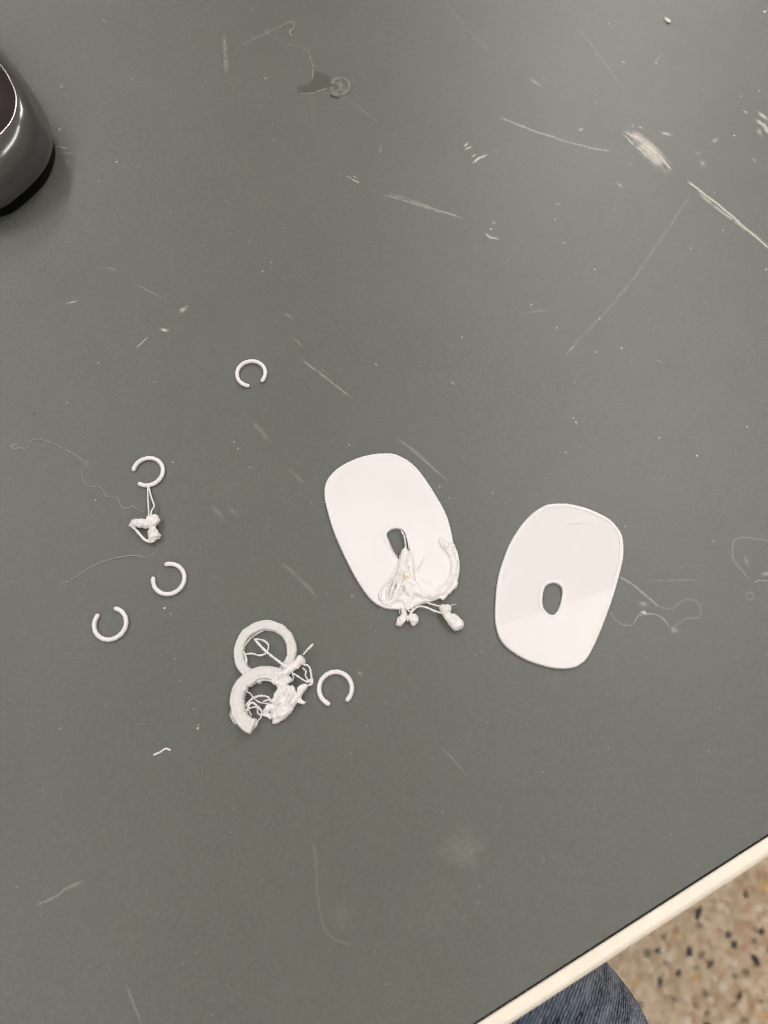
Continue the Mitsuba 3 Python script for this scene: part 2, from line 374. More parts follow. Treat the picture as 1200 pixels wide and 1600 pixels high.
def pla_bump(p, n, uv):
    # faint lines of the print, running diagonally
    a = p.x * 0.899 + p.y * -0.438
    b = p.x * 0.438 + p.y * 0.899
    return 0.00004 * dr.sin(b * (2 * math.pi / 0.00045)) + 0.00006 * noise(a * 90, b * 1400) + 0.00002 * noise(p.x * 900, p.y * 900)
def lined_bump(p, n, uv):
    a = p.x * 0.899 + p.y * 0.438
    b = -p.x * 0.438 + p.y * 0.899
    return 0.00016 * noise(a * 60, b * 1100) + 0.00022 * noise(a * 40 + 9, b * 520)
PLA = (0.825, 0.825, 0.84)
scene['pla_white'] = {'type': 'principled', 'base_color': rgb(*PLA), 'roughness': 0.42, 'specular': 0.45}
scene['pla_print'] = {'type': 'bumpmap', 'arbitrary': proc(pla_bump, 1e-4), 'scale': 1.0, 'bsdf': {'type': 'principled', 'base_color': rgb(*PLA), 'roughness': 0.36, 'specular': 0.5}}
scene['pla_sheen_grey'] = {'type': 'bumpmap', 'arbitrary': proc(pla_bump, 1e-4), 'scale': 1.0, 'bsdf': {'type': 'principled', 'base_color': rgb(.782, .779, .792), 'roughness': 0.28, 'specular': 0.5}}  # smoother skin; its greyer base colour paints in the sheen difference to the lined half
scene['pla_clear'] = {'type': 'bumpmap', 'arbitrary': proc(pla_bump, 1e-4), 'scale': 1.0, 'bsdf': {'type': 'principled', 'base_color': rgb(.74, .745, .745), 'roughness': 0.34, 'specular': 0.5}}
scene['pla_lined'] = {'type': 'bumpmap', 'arbitrary': proc(lined_bump, 1e-4), 'scale': 1.0, 'bsdf': {'type': 'principled', 'base_color': rgb(.815, .81, .822), 'roughness': 0.42, 'specular': 0.5}}
def melted(p, n, uv):
    return mi.Color3f(0.83, 0.83, 0.83) * (0.93 + 0.12 * fbm(p.x * 500, p.y * 500, p.z * 500))
scene['pla_melted'] = {'type': 'principled', 'base_color': proc(melted), 'roughness': 0.34, 'specular': 0.5}
scene['pla_burnt'] = {'type': 'principled', 'base_color': rgb(.80, .66, .42), 'roughness': 0.4}
scene['thread_grey'] = {'type': 'principled', 'base_color': rgb(.50, .49, .45), 'roughness': 0.4}
scene['thread_pale'] = {'type': 'principled', 'base_color': rgb(.55, .53, .48), 'roughness': 0.4}
scene['flake_cream'] = {'type': 'principled', 'base_color': rgb(.70, .67, .60), 'roughness': 0.5}
scene['glue_grey'] = {'type': 'principled', 'base_color': rgb(.175, .178, .158), 'roughness': 0.36, 'specular': 0.5}
scene['glue_film'] = {'type': 'principled', 'base_color': rgb(.088, .096, .083), 'roughness': 0.36, 'specular': 0.5}
scene['mouse_shell'] = {'type': 'principled', 'base_color': rgb(.070, .073, .070), 'roughness': 0.16, 'specular': 0.5, 'clearcoat': 0.25, 'clearcoat_gloss': 0.97}
scene['mouse_panel'] = {'type': 'principled', 'base_color': rgb(.016, .010, .013), 'roughness': 0.3, 'specular': 0.5}
scene['mouse_rim'] = {'type': 'roughconductor', 'material': 'Al', 'alpha': 0.12}
scene['mouse_base'] = {'type': 'principled', 'base_color': rgb(.003, .003, .003), 'roughness': 0.6, 'specular': 0.1}

def terrazzo(p, n, uv):
    x, y = p.x + 0.004 * (noise(p.x * 150, p.y * 150) - .5), p.y + 0.004 * (noise(p.x * 150 + 40, p.y * 150) - .5)
    d1, d2, w = voronoi(x * 125, y * 125)
    e1, e2, w2 = voronoi(x * 240 + 11, y * 240)
    c = mix((.55, .39, .24), (.95, .80, .61), w)
    c = dr.select(w > 0.95, mi.Color3f(.58, .36, .22), c)
    c = dr.select(w < 0.03, mi.Color3f(.30, .23, .17), c)
    c2 = mix((.50, .36, .22), (.93, .77, .57), w2)
    return dr.select(d2 - d1 > 0.16, c, c2)
scene['terrazzo'] = {'type': 'principled', 'base_color': proc(terrazzo), 'roughness': 0.35, 'specular': 0.4}
CHIPS = {'chip_black': (.035, .032, .030), 'chip_brown': (.26, .20, .145), 'chip_ochre': (.78, .52, .20), 'chip_rust': (.72, .45, .31), 'chip_cream': (.92, .82, .68), 'chip_tan': (.56, .40, .27)}
for k, c in CHIPS.items():
    scene[k] = {'type': 'principled', 'base_color': rgb(*c), 'roughness': 0.35, 'specular': 0.4}

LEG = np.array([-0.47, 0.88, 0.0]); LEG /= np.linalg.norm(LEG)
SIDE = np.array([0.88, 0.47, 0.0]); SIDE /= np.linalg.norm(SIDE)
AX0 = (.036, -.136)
def denim(p, n, uv):
    u = p.x * 0.80 - p.y * 0.60 + p.z * 0.12
    v = p.x * 0.60 + p.y * 0.80
    rib = dr.sin((u + 0.0004 * (noise(p.x * 400, p.y * 400, p.z * 400) - .5)) * (2 * math.pi / 0.00145)) * 0.5 + 0.5
    yarn = noise(u * 1200, v * 500, p.z * 300)
    slub = noise(u * 260, v * 90)
    fade = fbm(p.x * 22, p.y * 22, p.z * 22, octaves=2)
    side_lit = smoothstep(0.02, 0.085, (p.x - float(AX0[0])) * float(SIDE[0]) + (p.y - float(AX0[1])) * float(SIDE[1]) + 0.03 * (fade - .5))  # side light painted into the denim: outer thigh lighter, edge broken by the fade
    light = dr.clip((0.25 + 0.25 * side_lit) * rib * (0.25 + 1.1 * yarn) + 0.45 * (slub - 0.5) + 0.7 * (fade - 0.5) + 0.26 * yarn + 0.16 * side_lit + 0.04, 0, 1)
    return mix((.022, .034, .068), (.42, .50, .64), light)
def denim_bump(p, n, uv):
    u = p.x * 0.80 - p.y * 0.60 + p.z * 0.12
    return 0.00012 * dr.sin(u * (2 * math.pi / 0.00145))
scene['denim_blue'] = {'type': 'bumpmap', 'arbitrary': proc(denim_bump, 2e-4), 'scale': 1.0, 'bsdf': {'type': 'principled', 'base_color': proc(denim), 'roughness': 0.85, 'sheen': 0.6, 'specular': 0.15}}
scene['shoe_dark'] = {'type': 'principled', 'base_color': rgb(.03, .03, .035), 'roughness': 0.7}
scene['ceiling_white'] = {'type': 'diffuse', 'reflectance': rgb(.80, .79, .76)}
scene['lamp_frame'] = {'type': 'principled', 'base_color': rgb(.7, .7, .7), 'roughness': 0.5}

for _k, _d in list(scene.items()):
    if _d.get('type') in ('principled', 'bumpmap', 'roughconductor', 'diffuse'):
        scene[_k] = {'type': 'twosided', 'bsdf': _d}

# ------------------------------------------------------------------ the setting: terrazzo floor, ceiling with its lamps
FLOOR = -0.74
put('floor', (np.array([[-5, -5, FLOOR], [5, -5, FLOOR], [5, 5, FLOOR], [-5, 5, FLOOR]]), np.array([[0, 1, 2], [0, 2, 3]])), 'terrazzo')
tag('floor', 'speckled beige and brown terrazzo floor seen past the table edge', kind='structure')
put('ceiling', (np.array([[-5, -5, CEIL + .02], [5, -5, CEIL + .02], [5, 5, CEIL + .02], [-5, 5, CEIL + .02]]), np.array([[0, 2, 1], [0, 3, 2]])), 'ceiling_white')
tag('ceiling', 'plain white ceiling above the table', kind='structure')
for x, y, e, where in LAMPS:
    k = name('ceiling_lamp')
    outer, inner = shapely.box(x - .10, y - .62, x + .10, y + .62), shapely.box(x - .08, y - .6, x + .08, y + .6)
    fr = trimesh.creation.extrude_polygon(outer.difference(inner), 0.03, engine='earcut')
    fr.apply_translation([0, 0, CEIL - .012])
    put(k + '__frame', fr, 'lamp_frame')
    q = np.array([[x - .079, y - .599, CEIL], [x + .079, y - .599, CEIL], [x + .079, y + .599, CEIL], [x - .079, y + .599, CEIL]])
    scene[k + '__diffuser'] = mikit.ply((q, np.array([[0, 2, 1], [0, 3, 2]])), 'lamp_frame', emitter={'type': 'area', 'radiance': rgb(*(LAMP_TINT * e))})
    tag(k, f'long white ceiling light strip, {where} one of the two rows above the table', 'ceiling light', 'ceiling light strips above the table')

# chips of stone in the terrazzo, those that show largest
cols, wts = list(CHIPS), [.07, .20, .08, .09, .32, .24]
FIXED = [(1091, 1427, 27, 11, 60, 'chip_black'), (1165, 1396, 14, 9, 80, 'chip_black'), (1138, 1461, 13, 11, 45, 'chip_black'), (1180, 1499, 25, 12, -65, 'chip_black'),
         (1110, 1507, 22, 8, 48, 'chip_black'), (1097, 1492, 16, 9, 50, 'chip_brown'), (1060, 1520, 14, 11, 30, 'chip_black'), (1027, 1485, 12, 10, 0, 'chip_black'),
         (1156, 1556, 16, 9, 60, 'chip_black'), (1147, 1570, 16, 6, 25, 'chip_brown'), (1104, 1583, 12, 9, 10, 'chip_brown'), (1128, 1381, 10, 9, 20, 'chip_brown'),
         (1088, 1512, 10, 8, 30, 'chip_brown'), (1042, 1440, 15, 14, 0, 'chip_ochre'), (1165, 1420, 28, 10, 45, 'chip_rust'), (1170, 1450, 18, 9, 0, 'chip_rust'),
         (1108, 1470, 14, 7, 0, 'chip_rust'), (1195, 1588, 14, 12, 0, 'chip_ochre'), (1054, 1562, 11, 9, -20, 'chip_brown'), (1037, 1464, 12, 10, 0, 'chip_brown'),
         (1190, 1565, 9, 8, 0, 'chip_brown'), (993, 1534, 14, 10, 0, 'chip_ochre'), (1085, 1528, 16, 10, 0, 'chip_ochre'), (1148, 1525, 13, 9, -40, 'chip_brown'), (1085, 1571, 9, 8, 0, 'chip_brown'),
         (1181, 1367, 12, 9, 0, 'chip_rust'), (1182, 1533, 14, 6, 55, 'chip_rust'), (1125, 1415, 16, 12, 0, 'chip_cream'), (1185, 1420, 16, 14, 0, 'chip_cream'), (1130, 1540, 15, 14, 0, 'chip_cream')]
chips, centres = [], []
fpx = np.linalg.norm(P(1100, 1480, FLOOR) - P(1101, 1480, FLOOR))
for u, v, l, w, a, c in FIXED:
    chips.append((P(u, v, FLOOR)[:2], l * fpx / 2, w * fpx / 2, math.radians(a), c))
    centres.append((chips[-1][0], l * fpx / 2))
tries = 0
while len(chips) < 285 and tries < 6000:
    tries += 1
    c = np.array([R.uniform(0.20, 0.54), R.uniform(-0.31, 0.0)] if len(chips) < 235 else [R.uniform(0.10, 0.72), R.uniform(-0.42, 0.08)])
    r = R.uniform(0.0032, 0.0075) * (1.3 if R.random() < .15 else 1)
    if any(np.linalg.norm(c - q) < 0.85 * (r + s) + .0008 for q, s in centres): continue
    centres.append((c, r))
    chips.append((c, r, r * R.uniform(.55, .95), R.uniform(0, 6.3), cols[R.choice(len(cols), p=wts)]))
for c, a, b, t, col in chips:
    n = int(R.integers(6, 9))
    th = (np.arange(n) + R.uniform(-.3, .3, n)) * 2 * np.pi / n
    rr = R.uniform(.78, 1.12, n)
    q = np.stack([a * rr * np.cos(th), b * rr * np.sin(th)], 1) @ np.array([[np.cos(t), np.sin(t)], [-np.sin(t), np.cos(t)]]) + c
    cc = q.mean(0)
    top = cc + (q - cc) * .93
    v = np.vstack([np.column_stack([q, np.full(n, FLOOR - .0005)]), np.column_stack([top, np.full(n, FLOOR + .0003)]), [[*cc, FLOOR + .00035]]])
    k = np.arange(n); k1 = (k + 1) % n
    f = np.vstack([np.stack([k, k1, k1 + n], 1), np.stack([k, k1 + n, k + n], 1), np.stack([k + n, k1 + n, np.full(n, 2 * n)], 1)])
    put('floor__stone_chip', (v, f), col)

# ------------------------------------------------------------------ the table: grey top, black line of its core, cream bullnose edge
E0, E1 = P(738, 1600)[:2], P(1200, 1303)[:2]
ed = (E1 - E0) / np.linalg.norm(E1 - E0)          # along the front edge
en = np.array([-ed[1], ed[0]])                     # into the table
mid = E0 + ed * 0.05
LONG, DEEP, CR = 1.5, 0.80, 0.03
A0, A1 = mid - ed * LONG * .5, mid + ed * LONG * .5
rect = Polygon([A0, A1, A1 + en * DEEP, A0 + en * DEEP]).buffer(-CR).buffer(CR, quad_segs=12)
top_out = ccw(np.array(rect.segmentize(0.05).exterior.coords)[:-1])
tn = normals2(top_out)
def tring(out, z): return ring3(top_out, -out, z, tn)
TH = 0.028
put('table__top', joined(cap(Polygon(top_out - tn * 0.0), 0.0), loft([tring(0, -TH), tring(0, 0.0)]), ), 'laminate_grey')
put('table__core_line', loft([tring(0.0001, -.004), tring(0.0001, -.0012), tring(0.0012, -.0012)]), 'core_black')
W = 0.0076
prof = [(0.0010, -TH), (0.0010, -.0003), (0.0012, -.0001), (0.0015, 0.0)]
rr = 0.0034
for a in np.linspace(90, -10, 12):
    prof.append((W - rr + rr * math.cos(math.radians(a)), -rr + rr * math.sin(math.radians(a))))
prof += [(W - .0003, -TH + .003), (W - .003, -TH), (0.0010, -TH)]
put('table__edge_band', loft([tring(o, z) for o, z in prof]), 'vinyl_cream', 40)
put('table__underside', cap(Polygon(top_out), -TH + .0005), 'core_black')
for s in (.08, .92):
    for d in (.10, .90):
        c = A0 + ed * LONG * s + en * DEEP * d
        leg = trimesh.creation.cylinder(radius=0.022, height=-FLOOR - TH, sections=20)
        leg.apply_translation([*c, (FLOOR - TH) / 2])
        put('table__leg', leg, 'table_steel', 40)
tag('table', 'scratched dark grey laminate table with cream rounded edge band', 'table')

# ------------------------------------------------------------------ device in the corner
def cspl(vis, z, rest, n=160):
    w = [P(u, v, z)[:2] for u, v in vis] + [np.array(q) for q in rest]
    return ccw(spline(w, n, True))
def by_angle(o, c, n=160):
    th = np.arctan2(o[:, 1] - c[1], o[:, 0] - c[0])
    r = np.linalg.norm(o - c, axis=1)
    i = np.argsort(th); th, r = th[i], r[i]
    g = np.linspace(-np.pi, np.pi, n, endpoint=False)
    rr = np.interp(g, np.concatenate([th - 2 * np.pi, th, th + 2 * np.pi]), np.tile(r, 3))
    return c + rr[:, None] * np.stack([np.cos(g), np.sin(g)], 1)
girth = cspl([(-4, 68), (16, 98), (41, 130), (61, 160), (75, 187), (81, 211), (80, 228), (71, 254), (54, 277), (26, 303), (-2, 322)], .012,
             [(-.218, .289), (-.236, .2885), (-.253, .299), (-.264, .325), (-.269, .356), (-.267, .386), (-.259, .409), (-.246, .421), (-.234, .421)])
ZP = .031
rim = cspl([(0, 101), (16, 125), (25.5, 154), (20, 185), (0, 211)], ZP,
           [P(-22, 228, ZP)[:2], P(-50, 232, ZP)[:2], P(-74, 215, ZP)[:2], P(-86, 180, ZP)[:2], P(-84, 140, ZP)[:2], P(-68, 104, ZP)[:2], P(-44, 86, ZP)[:2], P(-18, 84, ZP)[:2]])
cm = rim.mean(0)
girth, rim = by_angle(girth, cm), by_angle(rim, cm)
def shell_ring(a):
    c, s = math.cos(a), math.sin(a)
    e0, e1 = math.cos(1.30), math.sin(1.30)
    t = (c - e0) / (1 - e0)
    return np.column_stack([rim + (girth - rim) * t, np.full(160, .012 + (ZP - .012) * s / e1)])
k = name('computer_mouse')
put(k + '__shell', loft([np.column_stack([cm + (girth - cm) * .985, np.full(160, .0095)])] + [shell_ring(a) for a in np.linspace(0, 1.30, 28)]), 'mouse_shell', True)
put(k + '__base', joined(loft([np.column_stack([cm + (girth - cm) * q, np.full(160, z)]) for q, z in ((.90, 0.0), (.925, .0015), (.94, .006), (.95, .0093), (.984, .0096))]), cap(Polygon(cm + (girth - cm) * .90), 0.0002)), 'mouse_base', 40)
put(k + '__silver_rim', tube(np.vstack([np.column_stack([rim, np.full(160, ZP)]), [[*rim[0], ZP]]]), .0006, 8, round_ends=False), 'mouse_rim', True)
put(k + '__panel', joined(loft([np.column_stack([cm + (rim - cm) * q, np.full(160, ZP - .0002 + .0035 * (1 - q * q))]) for q in (1, .9, .75, .6, .45, .3, .15, .01)])), 'mouse_panel', True)
tag(k, 'glossy dark grey mouse with silver-rimmed dark panel and black base', 'computer mouse')

# ------------------------------------------------------------------ the two printed plates
def plate_outline(origin, scale, pts, n=220, z=.0008):
    return ccw(spline([P(origin[0] + x / scale, origin[1] + y / scale, z)[:2] for x, y in pts], n, True))
O1, S1 = (480, 690), 4.0
out1 = plate_outline(O1, S1, [(470, 77), (540, 80), (610, 110), (665, 150), (710, 200), (760, 270), (810, 350), (850, 420), (880, 490), (903, 580), (915, 640), (938, 690), (952, 760), (950, 830), (935, 880), (905, 930), (860, 965), (800, 993), (740, 1010), (680, 1030), (640, 1045), (560, 1050), (490, 1043), (430, 1015), (385, 975), (340, 915), (300, 850), (255, 765), (205, 660), (160, 550), (125, 430), (108, 350), (110, 290), (130, 235), (180, 180), (240, 140), (320, 105), (400, 84)])
hole1 = plate_outline(O1, S1, [(497, 585), (510, 558), (540, 542), (575, 543), (600, 555), (617, 585), (630, 630), (640, 680), (635, 730), (610, 755), (575, 740), (545, 705), (520, 660)], 90, .0016)
O2, S2 = (750, 760), 4.615
out2 = plate_outline(O2, S2, [(570, 126), (640, 130), (750, 155), (850, 195), (930, 240), (985, 295), (1020, 355), (1032, 430), (1028, 530), (1005, 630), (975, 740), (940, 850), (900, 960), (860, 1060), (820, 1150), (770, 1240), (705, 1295), (630, 1315), (530, 1312), (440, 1290), (340, 1255), (250, 1205), (185, 1155), (140, 1095), (115, 1020), (106, 940), (108, 850), (118, 720), (140, 610), (170, 520), (205, 430), (250, 350), (310, 265), (380, 195), (440, 155), (490, 133)])
hole2 = plate_outline(O2, S2, [(525, 693), (560, 700), (585, 720), (596, 755), (590, 810), (575, 865), (555, 905), (525, 928), (490, 915), (462, 885), (450, 845), (450, 800), (460, 745), (480, 712)], 90, .0016)

def plate(key, out, hole, t, split=None):
    """Rim with a rounded shoulder and a groove inside its outer walls, hole with a raised lip, top skin; split: a line (two points) past which the skin is the lined one."""
    n1, n2 = normals2(out), normals2(hole)
    r3 = lambda i, z: ring3(out, i, z, n1)
    edge = [(.0003, 0), (0, .0003), (0, t * .62), (.0001, t * .80), (.0003, t * .93), (.0006, t), (.0012, t), (.0013, t - .00014), (.0016, t - .00014), (.0018, t - .00006)]
    put(key + '__edge', loft([r3(i, z) for i, z in edge]), 'pla_white', 50)
    h3 = lambda i, z: ring3(hole, i, z, n2)
    lip = [(-.0016, t - .00006), (-.0014, t - .0002), (-.0012, t - .0002), (-.0010, t + .00003), (-.0004, t + .00003), (0, t - .0003), (0, .0)]
    put(key + '__hole_lip', loft([h3(i, z) for i, z in lip]), 'pla_white', 50)
    skin = Polygon(r3(.0018, 0)[:, :2], [h3(-.0016, 0)[:, :2]]).buffer(0)
    zt = t - .00006
    if split is None:
        put(key + '__top_skin', cap(skin, zt), 'pla_print')
    else:
        a, b = split
        d = (b - a) / np.linalg.norm(b - a); n = np.array([d[1], -d[0]])
        if n[1] > 0: n = -n
        big = Polygon([a - d, b + d, b + d + n, a - d + n])
        low, up = skin.intersection(big), skin.difference(big)
        put(key + '__top_skin', joined(*[cap(g, zt - .00022) for g in getattr(up, 'geoms', [up])]), 'pla_sheen_grey')
        put(key + '__lined_skin', joined(*[cap(g, zt) for g in getattr(low, 'geoms', [low])]), 'pla_lined')
        m = []
        for g in getattr(low, 'geoms', [low]):
            m.append(trimesh.creation.extrude_polygon(g, .0003, engine='earcut'))
            m[-1].apply_translation([0, 0, zt - .00031])
        put(key + '__lined_layer', joined(*m), 'pla_white')
        labels[key + '__lined_skin'] = {'label': 'slightly raised half of the top with diagonal print lines'}
TP = .0020
k2 = name('printed_plate')
plate(k2, out2, hole2, TP, (P(782, 977, TP)[:2], P(956, 920, TP)[:2]))
for pts, r in (([(840, 817, 2.0), (848, 817.5, 2.0)], .10), ([(888, 818, 2.0), (904, 818, 2.0)], .13), ([(907, 818, 2.0), (916, 817.5, 2.0)], .12), ([(922, 818, 2.0), (927, 817.5, 2.0)], .13), ([(866, 818, 2.0), (874, 817.5, 2.0)], .08)):
    put(k2 + '__print_ridge', strand(pts, r, 8, 6), 'pla_white', True)
tag(k2, 'clean white printed oval plate with small slot hole and a diagonal step', 'plate')

k1 = name('printed_plate')
plate(k1, out1, hole1, TP)
q1 = lambda pts: [(O1[0] + p[0] / S1, O1[1] + p[1] / S1, *p[2:]) for p in pts]
# heavy bead round the failed lower right corner
put(k1 + '__bead', lump([q1([(835, 622, 2.0, 1.2), (872, 655, 1.7, 1.8), (900, 700, 1.4, 1.8), (915, 760, 1.2, 1.8), (912, 830, 1.2, 1.8), (885, 890, 1.3, 1.8), (840, 935, 1.5, 1.9), (780, 962, 1.6, 1.9), (730, 960, 1.7, 1.9), (680, 935, 2.0, 1.7), (655, 900, 2.2, 1.4)]),
                         q1([(830, 605, 2.1, .5), (850, 650, 2.2, .7)]), q1([(895, 640, 2.1, .8), (912, 650, 1.9, .8)]), q1([(845, 980, 1.6, .8), (925, 900, 1.6, .8), (942, 800, 1.5, .8)])], amp=.0005, freq=800, seed=3, floor=.0004), 'pla_melted', True)
# the crumpled ridge from the hole to the lower edge
put(k1 + '__melted_ridge', lump([q1([(612, 690, 2.8, 1.8), (606, 740, 2.7, 1.9), (604, 790, 2.5, 2.0), (612, 850, 2.3, 2.0), (625, 900, 2.2, 1.9), (650, 950, 2.0, 1.8), (640, 1010, 1.6, 1.4)]),
                                 q1([(590, 720, 2.8, .9), (570, 790, 2.5, .8), (545, 850, 2.3, .6)]), q1([(596, 775, 4.0, .9)]), q1([(628, 830, 4.0, .9)]), q1([(590, 860, 3.6, .8), (575, 880, 3.0, .7)]), q1([(650, 870, 3.6, .9), (680, 900, 3.0, .9)]), q1([(625, 935, 3.4, .8)]), q1([(640, 720, 3.4, .5), (650, 800, 3.0, .6), (660, 880, 2.7, .9), (700, 930, 2.4, 1.0)]),
                                 q1([(565, 790, 2.3, .6), (530, 840, 2.2, .45)]), q1([(612, 930, 2.0, .8), (600, 980, 1.6, .9), (620, 1025, 1.6, 1.0)]),
                                 q1([(475, 1008, 1.7, .7), (530, 1000, 1.8, .6), (580, 985, 2.0, .6), (610, 990, 2.0, .7)]), q1([(470, 1005, 1.9, .6), (520, 1025, 1.8, .7)]), q1([(635, 1035, 1.8, .9), (680, 1010, 2.0, .9), (740, 990, 2.0, .8)])],
                                amp=.0006, freq=620, seed=5, floor=.0006), 'pla_melted', True)
for pts, r in (([(485, 1005, 2.2), (458, 980, 2.6), (455, 940, 2.7), (480, 900, 2.6), (530, 840, 2.6), (572, 760, 2.8), (600, 690, 3.0)], .5),
               ([(500, 600, 1.9), (522, 655, 2.3), (545, 700, 2.5), (562, 720, 2.4)], .22), ([(587, 556, 2.0), (606, 590, 2.4), (614, 630, 2.8), (616, 668, 3.0)], .36),
               ([(612, 560, 1.9), (628, 620, 2.0), (636, 670, 2.4)], .2),
               ([(520, 985, 2.3), (525, 940, 2.8), (545, 890, 2.9), (575, 850, 3.2)], .3), ([(545, 1000, 2.4), (548, 950, 3.0), (570, 900, 3.1), (592, 870, 3.4)], .3),
               ([(570, 1000, 2.4), (575, 960, 3.1), (590, 915, 3.2)], .3), ([(500, 960, 2.4), (510, 920, 2.6), (540, 860, 2.8)], .28),
               ([(490, 990, 2.2), (495, 930, 2.4), (520, 880, 2.6)], .22), ([(640, 690, 3.6), (655, 740, 3.6), (648, 810, 3.7), (660, 830, 3.4), (648, 845, 3.4)], .34),
               ([(595, 770, 4.6), (620, 780, 5.0), (612, 740, 4.9), (625, 700, 4.4)], .4), ([(585, 800, 4.8), (605, 815, 5.2), (630, 800, 5.0), (640, 850, 4.6)], .38),
               ([(655, 905, 3.6), (700, 930, 3.4), (720, 960, 3.2)], .3), ([(560, 780, 3.3), (540, 850, 3.0), (500, 880, 2.6)], .25),
               ([(690, 770, 2.1), (670, 830, 2.4), (690, 900, 2.4)], .18), ([(700, 730, 2.0), (680, 760, 2.1), (665, 810, 2.5)], .18)):
    put(k1 + '__strand', strand(q1(pts), r, 36, 8, .25, len(pts)), 'pla_melted', True)
RF = np.random.default_rng(5)
for i in range(14):
    xt, xb = 590 + RF.uniform(0, 36), 478 + i * 17 + RF.uniform(-30, 30)
    yb = 1005 + RF.uniform(-22, 16) - max(0, i - 8) * 14
    pts = [(xt + RF.uniform(-6, 6), 690 + RF.uniform(0, 60), 3.9 + RF.uniform(0, .6)), (xt * .8 + xb * .2 + RF.uniform(-7, 7), 780 + RF.uniform(-12, 12), 4.5 + RF.uniform(-.3, .5)),
           (xt * .45 + xb * .55 + RF.uniform(-26, 26), 890 + RF.uniform(-30, 30), 3.2 + RF.uniform(-.5, .7)), (xb + RF.uniform(-6, 6), yb, 2.3)]
    put(k1 + '__strand', strand(q1(pts), [RF.uniform(.25, .5), RF.uniform(.4, .95), RF.uniform(.2, .8), RF.uniform(.15, .6)], 40, 8, .6, i), 'pla_melted', True)
# torn print lines beside the ridge and inside the smeared disc
for i in range(7):
    x = 690 + i * 14
    put(k1 + '__print_ridge', strand(q1([(x - 5, 838 + i * 5, 2.0), (x + 5, 862 + i * 5, 2.05), (x + 8, 880 + i * 4, 2.0)]), .16, 10, 6), 'pla_white', True)
for i in range(6):
    x = 815 + i * 14
    put(k1 + '__print_ridge', strand(q1([(x, 635 + i * 8, 2.0), (x + 6, 660 + i * 8, 2.1), (x + 9, 685 + i * 8, 2.0)]), .15, 10, 6), 'pla_white', True)
for i in range(6):
    x = 705 - i * 7
    put(k1 + '__print_ridge', strand(q1([(x + 40, 700 + i * 9, 1.98), (x + 10, 770 + i * 9, 2.02), (x - 5, 830 + i * 9, 2.0)]), .13, 10, 6), 'pla_white', True)
put(k1 + '__burnt_spot', lump([q1([(597, 828, 5.15, .28), (612, 838, 5.155, .28)]), q1([(600, 850, 5.15, .25), (622, 846, 5.15, .28)]), q1([(588, 797, 5.15, .2), (604, 803, 5.2, .25)])], h=.00014, amp=.0003, freq=2000, seed=9, floor=.002), 'pla_burnt', True)
# drips hanging out over the table beyond the lower edge
put(k1 + '__drip', lump([q1([(600, 1060, 2.2, 1.2), (607, 1090, 2.1, 1.3), (590, 1115, 1.9, 1.5), (577, 1135, 1.4, 1.2), (562, 1142, 1.0, .6)])], amp=.0006, freq=700, seed=21), 'pla_melted', True)
put(k1 + '__drip', lump([q1([(655, 1098, 1.7, 1.5), (668, 1118, 1.6, 1.7), (664, 1138, 1.3, 1.2)]), q1([(672, 1100, 1.8, 1.4)])], amp=.0005, freq=700, seed=22), 'pla_melted', True)
put(k1 + '__drip', lump([q1([(848, 1040, 3.2, 1.4), (868, 1052, 3.4, 1.9), (880, 1040, 3.4, 1.4)]), q1([(858, 1065, 3.2, 1.4), (880, 1095, 3.0, 1.65), (905, 1125, 2.7, 1.8), (930, 1152, 2.3, 1.9), (952, 1148, 2.2, 1.7)]), q1([(955, 1130, 2.2, 1.3), (920, 1095, 2.6, 1.3)])], amp=.0006, freq=700, seed=23), 'pla_melted', True)
for pts, r in (([(628, 1120, 1.5), (634, 1095, 2.0), (655, 1062, 2.4), (685, 1035, 2.6), (715, 1030, 2.7), (755, 1040, 3.0), (795, 1058, 3.2), (840, 1072, 3.3)], .42),
               ([(742, 1003, 1.4), (775, 1015, 2.0), (830, 1028, 2.8), (870, 1028, 3.2)], .34), ([(870, 1028, 3.6), (900, 1022, 3.4), (930, 1018, 3.2)], [.22, .12]),
               ([(576, 1052, 1.4), (577, 1075, 1.4)], .16), ([(468, 1040, 1.0), (468, 1056, .6)], .10), ([(620, 1040, 1.8), (640, 1062, 1.6), (658, 1050, 1.7), (655, 1030, 1.9), (640, 1028, 2.0)], .34),
               ([(102, 380, .8), (112, 378, .8)], .12)):
    put(k1 + '__strand', strand(q1(pts), r, 36, 8, .2, len(pts)), 'pla_melted', True)
tag(k1, 'white printed oval plate with melted ridge, stray threads and dangling drips', 'plate')

